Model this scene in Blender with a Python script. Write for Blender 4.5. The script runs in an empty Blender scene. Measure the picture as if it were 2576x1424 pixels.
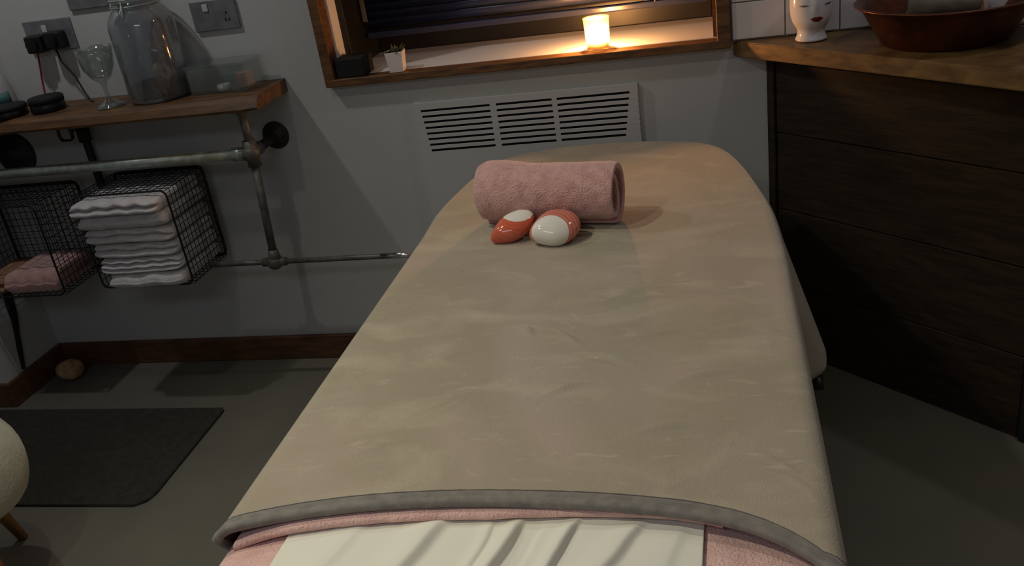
import bpy, bmesh, math, random
from math import sin, cos, pi, radians, exp, sqrt
from mathutils import Vector, Matrix, noise

random.seed(7)
S = bpy.context.scene
C = bpy.data.collections.new('spa_room')
S.collection.children.link(C)

# ------------------------------------------------------------------ camera
cam_d = bpy.data.cameras.new('camera')
cam = bpy.data.objects.new('camera', cam_d)
C.objects.link(cam)
R = ((0.9731, 0.1863, -0.1358), (-0.0436, -0.4355, -0.8991), (-0.2266, 0.8807, -0.4161))
pitch, yaw, roll = 0.42912, -0.25301647, -0.15219427
fwd = Vector((cos(pitch) * sin(yaw), cos(pitch) * cos(yaw), -sin(pitch)))
rt = Vector((cos(yaw), -sin(yaw), 0))
up = rt.cross(fwd)
r2 = cos(roll) * rt + sin(roll) * up
u2 = -sin(roll) * rt + cos(roll) * up
M = Matrix(((r2.x, u2.x, -fwd.x, 0.0), (r2.y, u2.y, -fwd.y, 0.0), (r2.z, u2.z, -fwd.z, 1.5), (0, 0, 0, 1)))
cam.matrix_world = M
cam_d.sensor_width = 36
cam_d.lens = 2300 / 2576 * 36
cam_d.clip_start = 0.02
S.camera = cam

# ------------------------------------------------------------------ world / exposure
w = bpy.data.worlds.new('night')
S.world = w
w.use_nodes = True
w.node_tree.nodes['Background'].inputs[0].default_value = (0.02, 0.035, 0.08, 1)
w.node_tree.nodes['Background'].inputs[1].default_value = 0.3
S.view_settings.view_transform = 'Standard'
S.view_settings.look = 'None'
S.view_settings.gamma = 1
S.view_settings.use_curve_mapping = False
S.view_settings.exposure = 0.0


def spot(name, loc, power, col, size=160, blend=0.6, rad=0.03, aim=(0, 0, -1)):
    d = bpy.data.lights.new(name, 'SPOT')
    d.energy = power
    d.color = col
    d.spot_size = radians(size)
    d.spot_blend = blend
    d.shadow_soft_size = rad
    o = bpy.data.objects.new(name, d)
    o.location = loc
    o.rotation_euler = Vector(aim).to_track_quat('-Z', 'Y').to_euler()
    C.objects.link(o)
    return o


WARM = (1.0, 0.945, 0.76)
spot('downlight_shelf', (-1.92, 2.02, 2.40), 19.0, (0.98, 0.98, 1.0))
spot('downlight_bed', (-1.20, 1.42, 2.40), 29.0, WARM, 100, 1.0, aim=(0.36, 0.0, -1))
spot('downlight_foot', (-1.30, 0.55, 2.40), 46.0, WARM, 95, 1.0, aim=(0.40, 0.05, -1))
spot('added_floor_fill', (1.15, 0.85, 2.40), 26.0, (1.0, 0.97, 0.82), 85, 1.0, aim=(0.05, 0.1, -1))  # added fill light that brightens the floor on the right
spot('downlight_counter', (0.98, 2.05, 2.40), 8.0, (0.97, 0.92, 1.0))

# dim bluish fill light added behind the camera, no lamp of the room
pd = bpy.data.lights.new('added_bluish_fill', 'AREA')
pd.shape = 'RECTANGLE'
pd.size, pd.size_y = 1.2, 0.6
pd.energy = 9.0
pd.color = (0.80, 0.82, 1.0)
po_ = bpy.data.objects.new('added_bluish_fill', pd)
po_.location = (-0.7, -0.7, 2.44)
C.objects.link(po_)

# ------------------------------------------------------------------ materials
def lin(r, g, b):
    f = lambda c: (c / 255) / 12.92 if c <= 10 else (((c / 255) + 0.055) / 1.055) ** 2.4
    return (f(r), f(g), f(b), 1)


def mat(name, c1, c2=None, scale=8, rough=0.6, metal=0, bump=0, bscale=60, sheen=0, spec=0.5,
        stretch=(1, 1, 1), detail=4, lo=0.35, hi=0.65, coat=0):
    m = bpy.data.materials.new(name)
    m.use_nodes = True
    nt = m.node_tree
    b = nt.nodes['Principled BSDF']
    b.inputs['Roughness'].default_value = rough
    b.inputs['Metallic'].default_value = metal
    b.inputs['Specular IOR Level'].default_value = spec
    if sheen:
        b.inputs['Sheen Weight'].default_value = sheen
    if coat:
        b.inputs['Coat Weight'].default_value = coat
    tc = nt.nodes.new('ShaderNodeTexCoord')
    mp = nt.nodes.new('ShaderNodeMapping')
    mp.inputs['Scale'].default_value = stretch
    nt.links.new(tc.outputs['Object'], mp.inputs[0])
    n = nt.nodes.new('ShaderNodeTexNoise')
    n.inputs['Scale'].default_value = scale
    n.inputs['Detail'].default_value = detail
    nt.links.new(mp.outputs[0], n.inputs['Vector'])
    r = nt.nodes.new('ShaderNodeValToRGB')
    r.color_ramp.elements[0].position = lo
    r.color_ramp.elements[1].position = hi
    r.color_ramp.elements[0].color = c1
    r.color_ramp.elements[1].color = c2 or tuple(x * 0.85 for x in c1[:3]) + (1,)
    nt.links.new(n.outputs['Fac'], r.inputs[0])
    nt.links.new(r.outputs[0], b.inputs['Base Color'])
    if bump:
        n2 = nt.nodes.new('ShaderNodeTexNoise')
        n2.inputs['Scale'].default_value = bscale
        n2.inputs['Detail'].default_value = 3
        nt.links.new(mp.outputs[0], n2.inputs['Vector'])
        bp = nt.nodes.new('ShaderNodeBump')
        bp.inputs['Strength'].default_value = bump
        bp.inputs['Distance'].default_value = 0.004
        nt.links.new(n2.outputs['Fac'], bp.inputs['Height'])
        nt.links.new(bp.outputs[0], b.inputs['Normal'])
    return m


def glassy(name, tint=(0.9, 0.95, 0.95), milky=0.12, rough=0.04, gloss=0.16, white=(0.6, 0.62, 0.6)):
    """thin walled clear glass: mostly transparent, a fresnel sheen and a trace of milkiness"""
    m = bpy.data.materials.new(name)
    m.use_nodes = True
    nt = m.node_tree
    nt.nodes.clear()
    out = nt.nodes.new('ShaderNodeOutputMaterial')
    tr = nt.nodes.new('ShaderNodeBsdfTransparent')
    tr.inputs[0].default_value = tint + (1,)
    gl = nt.nodes.new('ShaderNodeBsdfGlossy')
    gl.inputs['Roughness'].default_value = rough
    df = nt.nodes.new('ShaderNodeBsdfDiffuse')
    df.inputs[0].default_value = white + (1,)
    lw = nt.nodes.new('ShaderNodeLayerWeight')
    lw.inputs[0].default_value = 0.35
    mu = nt.nodes.new('ShaderNodeMath')
    mu.operation = 'MULTIPLY_ADD'
    mu.inputs[1].default_value = 0.6
    mu.inputs[2].default_value = gloss * 0.4
    nz = nt.nodes.new('ShaderNodeTexNoise')
    nz.inputs['Scale'].default_value = 25
    m1 = nt.nodes.new('ShaderNodeMixShader')
    m1.inputs[0].default_value = milky
    mm = nt.nodes.new('ShaderNodeMath')
    mm.operation = 'MULTIPLY'
    mm.inputs[1].default_value = milky * 2
    nt.links.new(nz.outputs['Fac'], mm.inputs[0])
    nt.links.new(mm.outputs[0], m1.inputs[0])
    m2 = nt.nodes.new('ShaderNodeMixShader')
    nt.links.new(lw.outputs['Facing'], mu.inputs[0])
    nt.links.new(tr.outputs[0], m1.inputs[1])
    nt.links.new(df.outputs[0], m1.inputs[2])
    nt.links.new(mu.outputs[0], m2.inputs[0])
    nt.links.new(m1.outputs[0], m2.inputs[1])
    nt.links.new(gl.outputs[0], m2.inputs[2])
    nt.links.new(m2.outputs[0], out.inputs[0])
    return m


def emis(name, col, s):
    m = bpy.data.materials.new(name)
    m.use_nodes = True
    nt = m.node_tree
    b = nt.nodes['Principled BSDF']
    b.inputs['Base Color'].default_value = col + (1,)
    b.inputs['Emission Color'].default_value = col + (1,)
    b.inputs['Emission Strength'].default_value = s
    return m


WALL = mat('wall_paint', (0.53, 0.545, 0.515, 1), (0.50, 0.51, 0.495, 1), 3, 0.6, bump=0.05, bscale=120)
FLOOR = mat('grey_vinyl_floor', (0.150, 0.142, 0.108, 1), (0.132, 0.126, 0.098, 1), 5, 0.65, bump=0.03)
OAK = mat('oak_trim', lin(120, 84, 46), lin(84, 54, 30), 14, 0.5, stretch=(1, 6, 6), bump=0.1)
SHELFW = mat('shelf_wood', lin(112, 78, 42), lin(74, 50, 28), 9, 0.5, stretch=(1, 7, 5), bump=0.15)
BASEB = mat('baseboard_wood', lin(100, 66, 42), lin(76, 48, 30), 12, 0.55, stretch=(1, 4, 6))
DARKW = mat('dark_wood', lin(52, 40, 26), lin(34, 26, 18), 9, 0.6, spec=0.3, stretch=(1, 1, 8), bump=0.2, bscale=30)
COUNTERW = mat('counter_wood', lin(132, 104, 62), lin(96, 72, 42), 8, 0.45, stretch=(2, 2, 6), bump=0.1)
BLACK = mat('black_plastic', lin(20, 21, 22), lin(14, 14, 15), 20, 0.45)
BLACKM = mat('matt_black', lin(16, 16, 18), lin(11, 11, 12), 20, 0.8)
WIRE = mat('black_wire', lin(32, 32, 34), lin(24, 23, 22), 30, 0.5, metal=0.3)
RUSTW = mat('brown_wire', lin(46, 28, 22), lin(32, 22, 20), 30, 0.5, metal=0.3)
STEEL = mat('galvanised_pipe', lin(178, 190, 180), lin(146, 156, 146), 40, 0.40, metal=0.45, bump=0.05)
STEELD = mat('grey_fitting', lin(112, 112, 104), lin(86, 86, 80), 40, 0.5, metal=0.4, bump=0.15)
IRON = mat('dark_iron', lin(58, 56, 52), lin(44, 43, 40), 40, 0.6, metal=0.4, bump=0.15)
WHITEP = mat('white_enamel', (0.56, 0.56, 0.55, 1), (0.54, 0.54, 0.53, 1), 5, 0.4)
SILLW = mat('white_sill', (0.84, 0.82, 0.80, 1), (0.81, 0.79, 0.77, 1), 5, 0.5)
TILE = mat('white_tile', (0.76, 0.75, 0.74, 1), (0.72, 0.71, 0.70, 1), 5, 0.35)
GROUT = mat('grey_grout', (0.34, 0.33, 0.31, 1), (0.28, 0.27, 0.26, 1), 60, 0.9)
SLAT = mat('navy_blind', lin(58, 64, 92), lin(46, 52, 78), 5, 0.28, stretch=(0.3, 1, 1))
CERAMIC = mat('white_ceramic', (0.80, 0.78, 0.78, 1), (0.76, 0.75, 0.75, 1), 6, 0.12)
LIPS = mat('dark_red_glaze', lin(110, 28, 22), lin(90, 22, 20), 40, 0.3)
LID = mat('grey_eye_glaze', lin(120, 112, 104), lin(104, 98, 92), 40, 0.4)
COPPER = mat('copper', lin(122, 72, 50), lin(84, 50, 38), 14, 0.36, metal=0.8, bump=0.12, bscale=70)
BLANKET = None
PINK = mat('pink_terry', lin(234, 192, 180), lin(220, 176, 166), 30, 0.95, sheen=0.4, bump=0.9, bscale=260)
PINKT = mat('pink_towel_terry', lin(218, 172, 164), lin(200, 152, 146), 55, 0.95, sheen=0.4, bump=1.0, bscale=230)
SHEET = mat('white_sheet', (0.80, 0.78, 0.66, 1), (0.77, 0.75, 0.65, 1), 4, 0.8, bump=0.05, bscale=400)
TOWELW = mat('white_terry', (0.72, 0.70, 0.68, 1), (0.62, 0.60, 0.60, 1), 40, 0.95, sheen=0.3, bump=0.8, bscale=240)
BIND = mat('grey_green_binding', lin(128, 123, 114), lin(110, 106, 100), 60, 0.8, sheen=0.2, bump=0.2, bscale=200)
STITCH_SHADE = mat('stitch_shade', lin(104, 100, 92), lin(88, 86, 80), 90, 0.9)
MATT = mat('charcoal_mat', lin(58, 55, 46), lin(44, 42, 36), 60, 0.95, bump=0.9, bscale=200)
STONE = mat('tan_stone', lin(196, 158, 110), lin(150, 112, 76), 30, 0.5)
WAX = mat('cream_wax', (0.85, 0.72, 0.5, 1), (0.82, 0.7, 0.48, 1), 10, 0.5)
PWAX = mat('pink_wax', lin(214, 158, 140), lin(198, 146, 130), 10, 0.5)
LEAF = mat('dark_green_leaf', lin(46, 62, 38), lin(32, 46, 28), 30, 0.5)
PVC = mat('black_window_frame', lin(30, 28, 24), lin(24, 22, 20), 8, 0.4)
RED = mat('red_cable', lin(150, 24, 30), lin(120, 20, 26), 30, 0.5)
GREYC = mat('grey_cloth', lin(118, 112, 96), lin(100, 94, 82), 30, 0.9, bump=0.3)
PLATE = mat('brushed_steel_plate', lin(150, 152, 156), lin(132, 134, 138), 30, 0.4, metal=0.5)
TEAL = mat('teal_label', lin(60, 110, 104), lin(50, 92, 88), 20, 0.6)
BOTTLEM = mat('pale_grey_plastic', lin(176, 170, 172), lin(160, 156, 158), 10, 0.5)
CUSH = mat('white_plush', lin(190, 196, 172), lin(168, 170, 152), 12, 0.95, sheen=0.4, bump=0.5, bscale=120)
STOOLW = mat('honey_wood', lin(160, 118, 62), lin(122, 86, 46), 14, 0.5, stretch=(3, 3, 1))
VINYL = mat('beige_vinyl', lin(180, 170, 150), None, 10, 0.5)
MILK = glassy('frosted_jar_glass', (0.78, 0.82, 0.86), 0.17, 0.04, 0.2, (0.42, 0.44, 0.46))
GLASS = glassy('clear_glass', (0.86, 0.90, 0.88), 0.05, 0.03, 0.2)
CGLASS = glassy('candle_glass', (1.0, 0.93, 0.8), 0.22, 0.03, 0.15, (0.9, 0.7, 0.4))
FLAME = bpy.data.materials.new('flame')
FLAME.use_nodes = True
_n = FLAME.node_tree
_n.nodes.clear()
_o = _n.nodes.new('ShaderNodeOutputMaterial')
_e = _n.nodes.new('ShaderNodeEmission')
_e.inputs[0].default_value = (1.0, 0.62, 0.2, 1)
_e.inputs[1].default_value = 60
_t = _n.nodes.new('ShaderNodeBsdfTransparent')
_a = _n.nodes.new('ShaderNodeAddShader')
_n.links.new(_e.outputs[0], _a.inputs[0])
_n.links.new(_t.outputs[0], _a.inputs[1])
_n.links.new(_a.outputs[0], _o.inputs[0])


def blanket_mat():
    m = bpy.data.materials.new('taupe_velvet_blanket')
    m.use_nodes = True
    nt = m.node_tree
    b = nt.nodes['Principled BSDF']
    b.inputs['Roughness'].default_value = 0.9
    b.inputs['Specular IOR Level'].default_value = 0.2
    b.inputs['Sheen Weight'].default_value = 0.35
    b.inputs['Sheen Roughness'].default_value = 0.4
    tc = nt.nodes.new('ShaderNodeTexCoord')

    def nz(scale, detail, stretch, rot, lo, hi, dist=0.0):
        mp = nt.nodes.new('ShaderNodeMapping')
        mp.inputs['Scale'].default_value = stretch
        mp.inputs['Rotation'].default_value = (0, 0, radians(rot))
        nt.links.new(tc.outputs['Object'], mp.inputs[0])
        n = nt.nodes.new('ShaderNodeTexNoise')
        n.inputs['Scale'].default_value = scale
        n.inputs['Detail'].default_value = detail
        n.inputs['Distortion'].default_value = dist
        nt.links.new(mp.outputs[0], n.inputs['Vector'])
        r = nt.nodes.new('ShaderNodeMapRange')
        r.inputs[1].default_value = lo
        r.inputs[2].default_value = hi
        r.clamp = True
        nt.links.new(n.outputs['Fac'], r.inputs[0])
        return r, n
    big, _ = nz(3.2, 3, (1, 1, 1), 20, 0.38, 0.62, 0.8)
    nap, _ = nz(5.5, 4, (1, 1.8, 1), 12, 0.50, 0.74, 0.7)
    mark, _ = nz(16, 2, (1, 2.4, 1), -14, 0.62, 0.86, 1.0)
    fine, fn = nz(420, 2, (1, 1, 1), 0, 0.3, 0.7)

    def mix(fac, a, c, k=1.0):
        x = nt.nodes.new('ShaderNodeMix')
        x.data_type = 'RGBA'
        mu = nt.nodes.new('ShaderNodeMath')
        mu.operation = 'MULTIPLY'
        mu.inputs[1].default_value = k
        nt.links.new(fac, mu.inputs[0])
        nt.links.new(mu.outputs[0], x.inputs[0])
        if isinstance(a, tuple):
            x.inputs[6].default_value = a
        else:
            nt.links.new(a, x.inputs[6])
        x.inputs[7].default_value = c
        return x.outputs[2]
    base = mix(big.outputs[0], lin(171, 158, 142), lin(158, 149, 127))
    base = mix(nap.outputs[0], base, lin(192, 182, 158), 0.6)
    base = mix(mark.outputs[0], base, lin(216, 204, 180), 0.45)
    base = mix(fine.outputs[0], base, lin(152, 138, 122), 0.35)
    nt.links.new(base, b.inputs['Base Color'])
    bp = nt.nodes.new('ShaderNodeBump')
    bp.inputs['Strength'].default_value = 0.5
    bp.inputs['Distance'].default_value = 0.002
    nt.links.new(fn.outputs['Fac'], bp.inputs['Height'])
    bp2 = nt.nodes.new('ShaderNodeBump')
    bp2.inputs['Strength'].default_value = 0.35
    bp2.inputs['Distance'].default_value = 0.006
    nt.links.new(nap.outputs[0], bp2.inputs['Height'])
    nt.links.new(bp.outputs[0], bp2.inputs['Normal'])
    nt.links.new(bp2.outputs[0], b.inputs['Normal'])
    return m


BLANKET = blanket_mat()


def shell_mat(name, cap, rcap, base):
    """glazed clam: white polished disc, coral concentric bands round it"""
    m = bpy.data.materials.new(name)
    m.use_nodes = True
    nt = m.node_tree
    b = nt.nodes['Principled BSDF']
    b.inputs['Roughness'].default_value = 0.10
    b.inputs['Coat Weight'].default_value = 0.5
    tc = nt.nodes.new('ShaderNodeTexCoord')
    d = nt.nodes.new('ShaderNodeVectorMath')
    d.operation = 'DISTANCE'
    nt.links.new(tc.outputs['Object'], d.inputs[0])
    d.inputs[1].default_value = cap
    nz = nt.nodes.new('ShaderNodeTexNoise')
    nz.inputs['Scale'].default_value = 25
    nt.links.new(tc.outputs['Object'], nz.inputs['Vector'])
    ad = nt.nodes.new('ShaderNodeMath')
    ad.operation = 'MULTIPLY_ADD'
    ad.inputs[1].default_value = 0.004
    nt.links.new(nz.outputs['Fac'], ad.inputs[0])
    nt.links.new(d.outputs['Value'], ad.inputs[2])
    r = nt.nodes.new('ShaderNodeValToRGB')
    cr = r.color_ramp
    cr.interpolation = 'LINEAR'
    mr = nt.nodes.new('ShaderNodeMath')
    mr.operation = 'DIVIDE'
    mr.inputs[1].default_value = 0.12
    nt.links.new(ad.outputs[0], mr.inputs[0])
    nt.links.new(mr.outputs[0], r.inputs[0])
    p = rcap / 0.12
    cr.elements[0].position = 0
    cr.elements[0].color = (0.85, 0.83, 0.74, 1)
    cr.elements[1].position = p
    cr.elements[1].color = (0.85, 0.82, 0.74, 1)
    dark = lin(198, 98, 74)
    light = lin(222, 148, 128)
    k = p + 0.012
    i = 0
    while k < 0.98 and len(cr.elements) < 28:
        e = cr.elements.new(k)
        e.color = dark if i % 2 == 0 else (light if base else lin(214, 104, 72))
        k += 0.035
        i += 1
    nt.links.new(r.outputs[0], b.inputs['Base Color'])
    return m


# ------------------------------------------------------------------ object helpers
def link(name, bm, m, parent=None, smooth=False, loc=None):
    me = bpy.data.meshes.new(name)
    bmesh.ops.recalc_face_normals(bm, faces=bm.faces)
    bm.to_mesh(me)
    bm.free()
    if smooth:
        me.shade_smooth()
    me.materials.append(m)
    o = bpy.data.objects.new(name, me)
    C.objects.link(o)
    if loc:
        o.location = loc
    if parent:
        o.parent = parent
    return o


def tag(o, label=None, cat=None, group=None, kind=None):
    if label:
        o['label'] = label
    if cat:
        o['category'] = cat
    if group:
        o['group'] = group
    if kind:
        o['kind'] = kind
    return o


def empty(name, loc, label, cat, group=None, rz=0):
    o = bpy.data.objects.new(name, None)
    C.objects.link(o)
    o.empty_display_size = 0.05
    o.location = loc
    o.rotation_euler = (0, 0, rz)
    return tag(o, label, cat, group)


def box(bm, x0, x1, y0, y1, z0, z1, bev=0.0, rz=0, piv=(0, 0)):
    vs = []
    for z in (z0, z1):
        for x, y in ((x0, y0), (x1, y0), (x1, y1), (x0, y1)):
            if rz:
                dx, dy = x - piv[0], y - piv[1]
                x, y = piv[0] + dx * cos(rz) - dy * sin(rz), piv[1] + dx * sin(rz) + dy * cos(rz)
            vs.append(bm.verts.new((x, y, z)))
    fs = [(0, 3, 2, 1), (4, 5, 6, 7), (0, 1, 5, 4), (1, 2, 6, 5), (2, 3, 7, 6), (3, 0, 4, 7)]
    faces = [bm.faces.new([vs[i] for i in f]) for f in fs]
    if bev:
        es = list({e for f in faces for e in f.edges})
        bmesh.ops.bevel(bm, geom=es, offset=bev, segments=3, affect='EDGES', profile=0.5)
    return bm


def prism(bm, poly, z0, z1, bev=0.0):
    lo = [bm.verts.new((x, y, z0)) for x, y in poly]
    hi = [bm.verts.new((x, y, z1)) for x, y in poly]
    n = len(poly)
    f = [bm.faces.new(lo[::-1]), bm.faces.new(hi)]
    for i in range(n):
        f.append(bm.faces.new((lo[i], lo[(i + 1) % n], hi[(i + 1) % n], hi[i])))
    if bev:
        es = list({e for g in f for e in g.edges})
        bmesh.ops.bevel(bm, geom=es, offset=bev, segments=3, affect='EDGES')
    return bm


def tube(bm, pts, r, n=10, cap=True, radii=None):
    pts = [Vector(p) for p in pts]
    rings = []
    prev = None
    for i, p in enumerate(pts):
        a = pts[max(i - 1, 0)]
        b = pts[min(i + 1, len(pts) - 1)]
        t = (b - a).normalized()
        if prev is None:
            s = t.orthogonal().normalized()
        else:
            s = (prev - prev.dot(t) * t)
            s = s.normalized() if s.length > 1e-6 else t.orthogonal().normalized()
        prev = s
        u = t.cross(s)
        rr = radii[i] if radii else r
        rings.append([bm.verts.new(p + rr * (cos(2 * pi * k / n) * s + sin(2 * pi * k / n) * u)) for k in range(n)])
    for a, b in zip(rings, rings[1:]):
        for k in range(n):
            bm.faces.new((a[k], a[(k + 1) % n], b[(k + 1) % n], b[k]))
    if cap:
        bm.faces.new(rings[0][::-1])
        bm.faces.new(rings[-1])
    return bm


def lathe(bm, prof, c=(0, 0, 0), n=40, capb=True, capt=False, axis=None):
    q = None
    if axis:
        q = Vector((0, 0, 1)).rotation_difference(Vector(axis))
    rings = []
    for r, z in prof:
        ring = []
        for k in range(n):
            v = Vector((r * cos(2 * pi * k / n), r * sin(2 * pi * k / n), z))
            if q:
                v = q @ v
            ring.append(bm.verts.new(v + Vector(c)))
        rings.append(ring)
    for a, b in zip(rings, rings[1:]):
        for k in range(n):
            bm.faces.new((a[k], a[(k + 1) % n], b[(k + 1) % n], b[k]))
    if capb:
        bm.faces.new(rings[0][::-1])
    if capt:
        bm.faces.new(rings[-1])
    return bm


def struct(name, bm, m, parent=None):
    o = link(name, bm, m, parent)
    if not parent:
        o['kind'] = 'structure'
    return o


NB = bmesh.new
WY = 2.634        # back wall face
WL, WR, WT, WB = -1.145, 0.018, 2.15, 0.955     # window opening

# ------------------------------------------------------------------ room shell
struct('floor', box(NB(), -3.4, 2.2, -1.6, 3.1, -0.1, 0), FLOOR)
struct('ceiling', box(NB(), -3.4, 2.2, -1.6, 3.1, 2.45, 2.55), WALL)
b = NB()
box(b, -3.4, WL, WY, 3.05, 0, 2.45)
box(b, WR, 2.2, WY, 3.05, 0, 2.45)
box(b, WL, WR, WY, 3.05, 0, WB)
box(b, WL, WR, WY, 3.05, WT, 2.45)
struct('wall_back', b, WALL)
b = NB()
box(b, -3.4, -2.472, 2.345, WY, 0, 2.45)
box(b, -3.4, -3.3, -1.6, 2.345, 0, 2.45)
struct('wall_left', b, WALL)
struct('wall_right', box(NB(), 1.75, 1.85, -1.6, WY, 0, 2.45), WALL)
struct('wall_front', box(NB(), -3.3, 1.75, -1.6, -1.5, 0, 2.45), WALL)
struct('baseboard_back', box(NB(), -2.455, 0.2, WY - 0.016, WY, 0, 0.092, 0.004), BASEB)
b = NB()
box(b, -2.472, -2.456, 2.329, WY - 0.001, 0, 0.092, 0.004)
box(b, -3.3, -2.472, 2.329, 2.345, 0, 0.092, 0.004)
struct('baseboard_left', b, BASEB)

# window 1: oak trim, white sill, black frame, glass
win = bpy.data.objects.new('window_1', None)
C.objects.link(win)
win.location = (-0.56, 2.8, 1.0)
win['kind'] = 'structure'


def wchild(name, bm, m, smooth=False):
    o = link(name, bm, m, None, smooth)
    o.parent = win
    o.matrix_parent_inverse = win.matrix_basis.inverted()
    return o


win.matrix_basis
b = NB()
box(b, -1.158, -1.126, 2.603, 2.66, WB - 0.002, 2.19, 0.002)
box(b, 0.006, 0.042, 2.603, 2.66, WB - 0.002, 2.19, 0.002)
box(b, -1.158, 0.042, 2.6025, 2.655, WB - 0.003, 0.975, 0.003)
box(b, -1.158, 0.042, 2.603, 2.66, 2.15, 2.19, 0.002)
wchild('wooden_trim', b, OAK)
b = NB()
box(b, -1.15, 0.03, 2.655, 3.02, 0.94, 0.976)
wchild('white_sill', b, SILLW)
b = NB()
box(b, -1.1445, -1.120, 2.66, 2.72, 0.976, 2.15)
wchild('white_jamb', b, SILLW)
b = NB()
box(b, -0.004, 0.0175, 2.66, 3.0, 0.976, 2.15)
wchild('wooden_jamb', b, OAK)
b = NB()
box(b, -1.1445, -1.10, 2.72, 3.0, 0.976, 2.15, 0.002)
box(b, -1.10, -0.004, 2.975, 3.02, 0.976, 1.075, 0.004)
box(b, -1.10, -1.05, 2.975, 3.02, 1.075, 2.15, 0.004)
box(b, -0.06, -0.004, 2.975, 3.02, 1.075, 2.15, 0.004)
box(b, -1.10, -0.004, 2.975, 3.02, 2.09, 2.15, 0.004)
wchild('window_frame', b, PVC)
PANE = glassy('window_glass', (0.25, 0.28, 0.35), 0.0, 0.01, 0.35)
wchild('window_pane', box(NB(), -1.05, -0.06, 2.995, 3.0, 1.075, 2.09), PANE)

# venetian blind hanging in the reveal
bl = empty('venetian_blind', (-0.56, 2.87, 2.1), 'dark navy venetian blind hanging in the window above the candle', 'blind')
z = 1.075
k = 0
while z < 2.10:
    b = NB()
    ring = []
    for i in range(7):
        t = i / 6
        a = (t - 0.5)
        zz = z + 0.0265 * (t - 0.02)
        yy = 2.87 + 0.010 * (0.5 - t) - 0.0045 * (1 - 4 * a * a)
        ring.append((yy, zz))
    V = [[b.verts.new((x, y_, z_)) for (y_, z_) in ring] for x in (-1.092, -0.012)]
    for i in range(6):
        b.faces.new((V[0][i], V[0][i + 1], V[1][i + 1], V[1][i]))
    o = link('slat', b, SLAT, None, True, (0.56, -2.87, -2.1))
    o.parent = bl
    so = o.modifiers.new('thickness', 'SOLIDIFY')
    so.thickness = 0.0008
    z += 0.0248
    k += 1
b = NB()
box(b, -1.09, -0.014, 2.857, 2.883, 1.043, 1.062, 0.004)
o = link('bottom_rail', b, SLAT, bl, False, (0.56, -2.87, -2.1))
for x in (-1.085, -0.17):
    b = NB()
    wt = 0.007 if x < -1 else 0.002
    box(b, x - wt, x + wt, 2.8515, 2.8535, 1.098 if x < -1 else 1.06, 2.1)
    o = link('ladder_tape', b, GREYC, bl, False, (0.56, -2.87, -2.1))
o = link('head_rail', box(NB(), -1.095, -0.01, 2.85, 2.89, 2.105, 2.145, 0.003), SLAT, bl, False, (0.56, -2.87, -2.1))

# black box in the left corner of the sill
tag(link('black_box', box(NB(), -1.119, -1.028, 2.612, 2.70, 0.976, 1.032, 0.004), BLACKM),
    'low black box in the left corner of the window sill', 'box')

# small white pot with a plant
pt = empty('potted_plant', (-0.931, 2.636, 0.9762), 'tiny dark plant in a white square pot on the window sill', 'plant')
b = NB()
n = 4
prof = [(0.030, 0), (0.038, 0.060), (0.034, 0.060), (0.030, 0.048)]
rings = []
for r, zz in prof:
    rings.append([b.verts.new((r * cos(pi / 4 + pi / 2 * k), r * sin(pi / 4 + pi / 2 * k), zz)) for k in range(4)])
for a, c in zip(rings, rings[1:]):
    for k in range(4):
        b.faces.new((a[k], a[(k + 1) % 4], c[(k + 1) % 4], c[k]))
b.faces.new(rings[0][::-1])
b.faces.new(rings[-1])
o = link('pot', b, CERAMIC, pt)
o.rotation_euler.z = 0.12
bv = o.modifiers.new('bevel', 'BEVEL')
bv.width = 0.003
bv.segments = 2
b = NB()
for i in range(34):
    a = random.uniform(0, 2 * pi)
    ln = random.uniform(0.025, 0.045)
    el = random.uniform(0.3, 1.4)
    d = Vector((cos(a) * cos(el), sin(a) * cos(el), sin(el)))
    p0 = Vector((random.uniform(-.012, .012), random.uniform(-.012, .012), 0.046))
    s = d.orthogonal().normalized() * 0.005
    q = [b.verts.new(p0), b.verts.new(p0 + d * ln * .5 + s), b.verts.new(p0 + d * ln - Vector((0, 0, .004))), b.verts.new(p0 + d * ln * .5 - s)]
    b.faces.new(q)
o = link('foliage', b, LEAF, pt)
so = o.modifiers.new('thickness', 'SOLIDIFY')
so.thickness = 0.001

# candle in a glass tumbler
cx, cy, cz = -0.325, 2.643, 0.9762
cd = empty('candle', (cx, cy, cz), 'lit candle burning in a clear glass tumbler on the window sill', 'candle')
b = NB()
lathe(b, [(0.001, 0.0), (0.030, 0.0), (0.033, 0.004), (0.0365, 0.085), (0.038, 0.092), (0.0365, 0.092), (0.034, 0.085), (0.030, 0.008), (0.001, 0.006)], n=48)
o = link('tumbler', b, CGLASS, cd, True)
b = NB()
lathe(b, [(0.001, 0.0), (0.027, 0.0), (0.028, 0.002), (0.029, 0.012), (0.026, 0.014), (0.008, 0.012), (0.001, 0.012)], (0, 0, 0.009), n=40)
o = link('wax', b, WAX, cd, True)
b = NB()
tube(b, [(0, 0, 0.020), (0.001, 0, 0.028), (0.003, 0, 0.031)], 0.0008, 6)
o = link('wick', b, BLACKM, cd)
b = NB()
lathe(b, [(0.0005, 0.026), (0.004, 0.029), (0.0055, 0.035), (0.0045, 0.043), (0.002, 0.053), (0.0004, 0.060)], n=20, capt=True)
o = link('flame', b, FLAME, cd, True)
ld = bpy.data.lights.new('candle_light', 'POINT')
ld.energy = 13.0
ld.color = (1.0, 0.54, 0.25)
ld.shadow_soft_size = 0.008
lo = bpy.data.objects.new('candle_light', ld)
lo.location = (cx, cy, cz + 0.041)
C.objects.link(lo)

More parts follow.
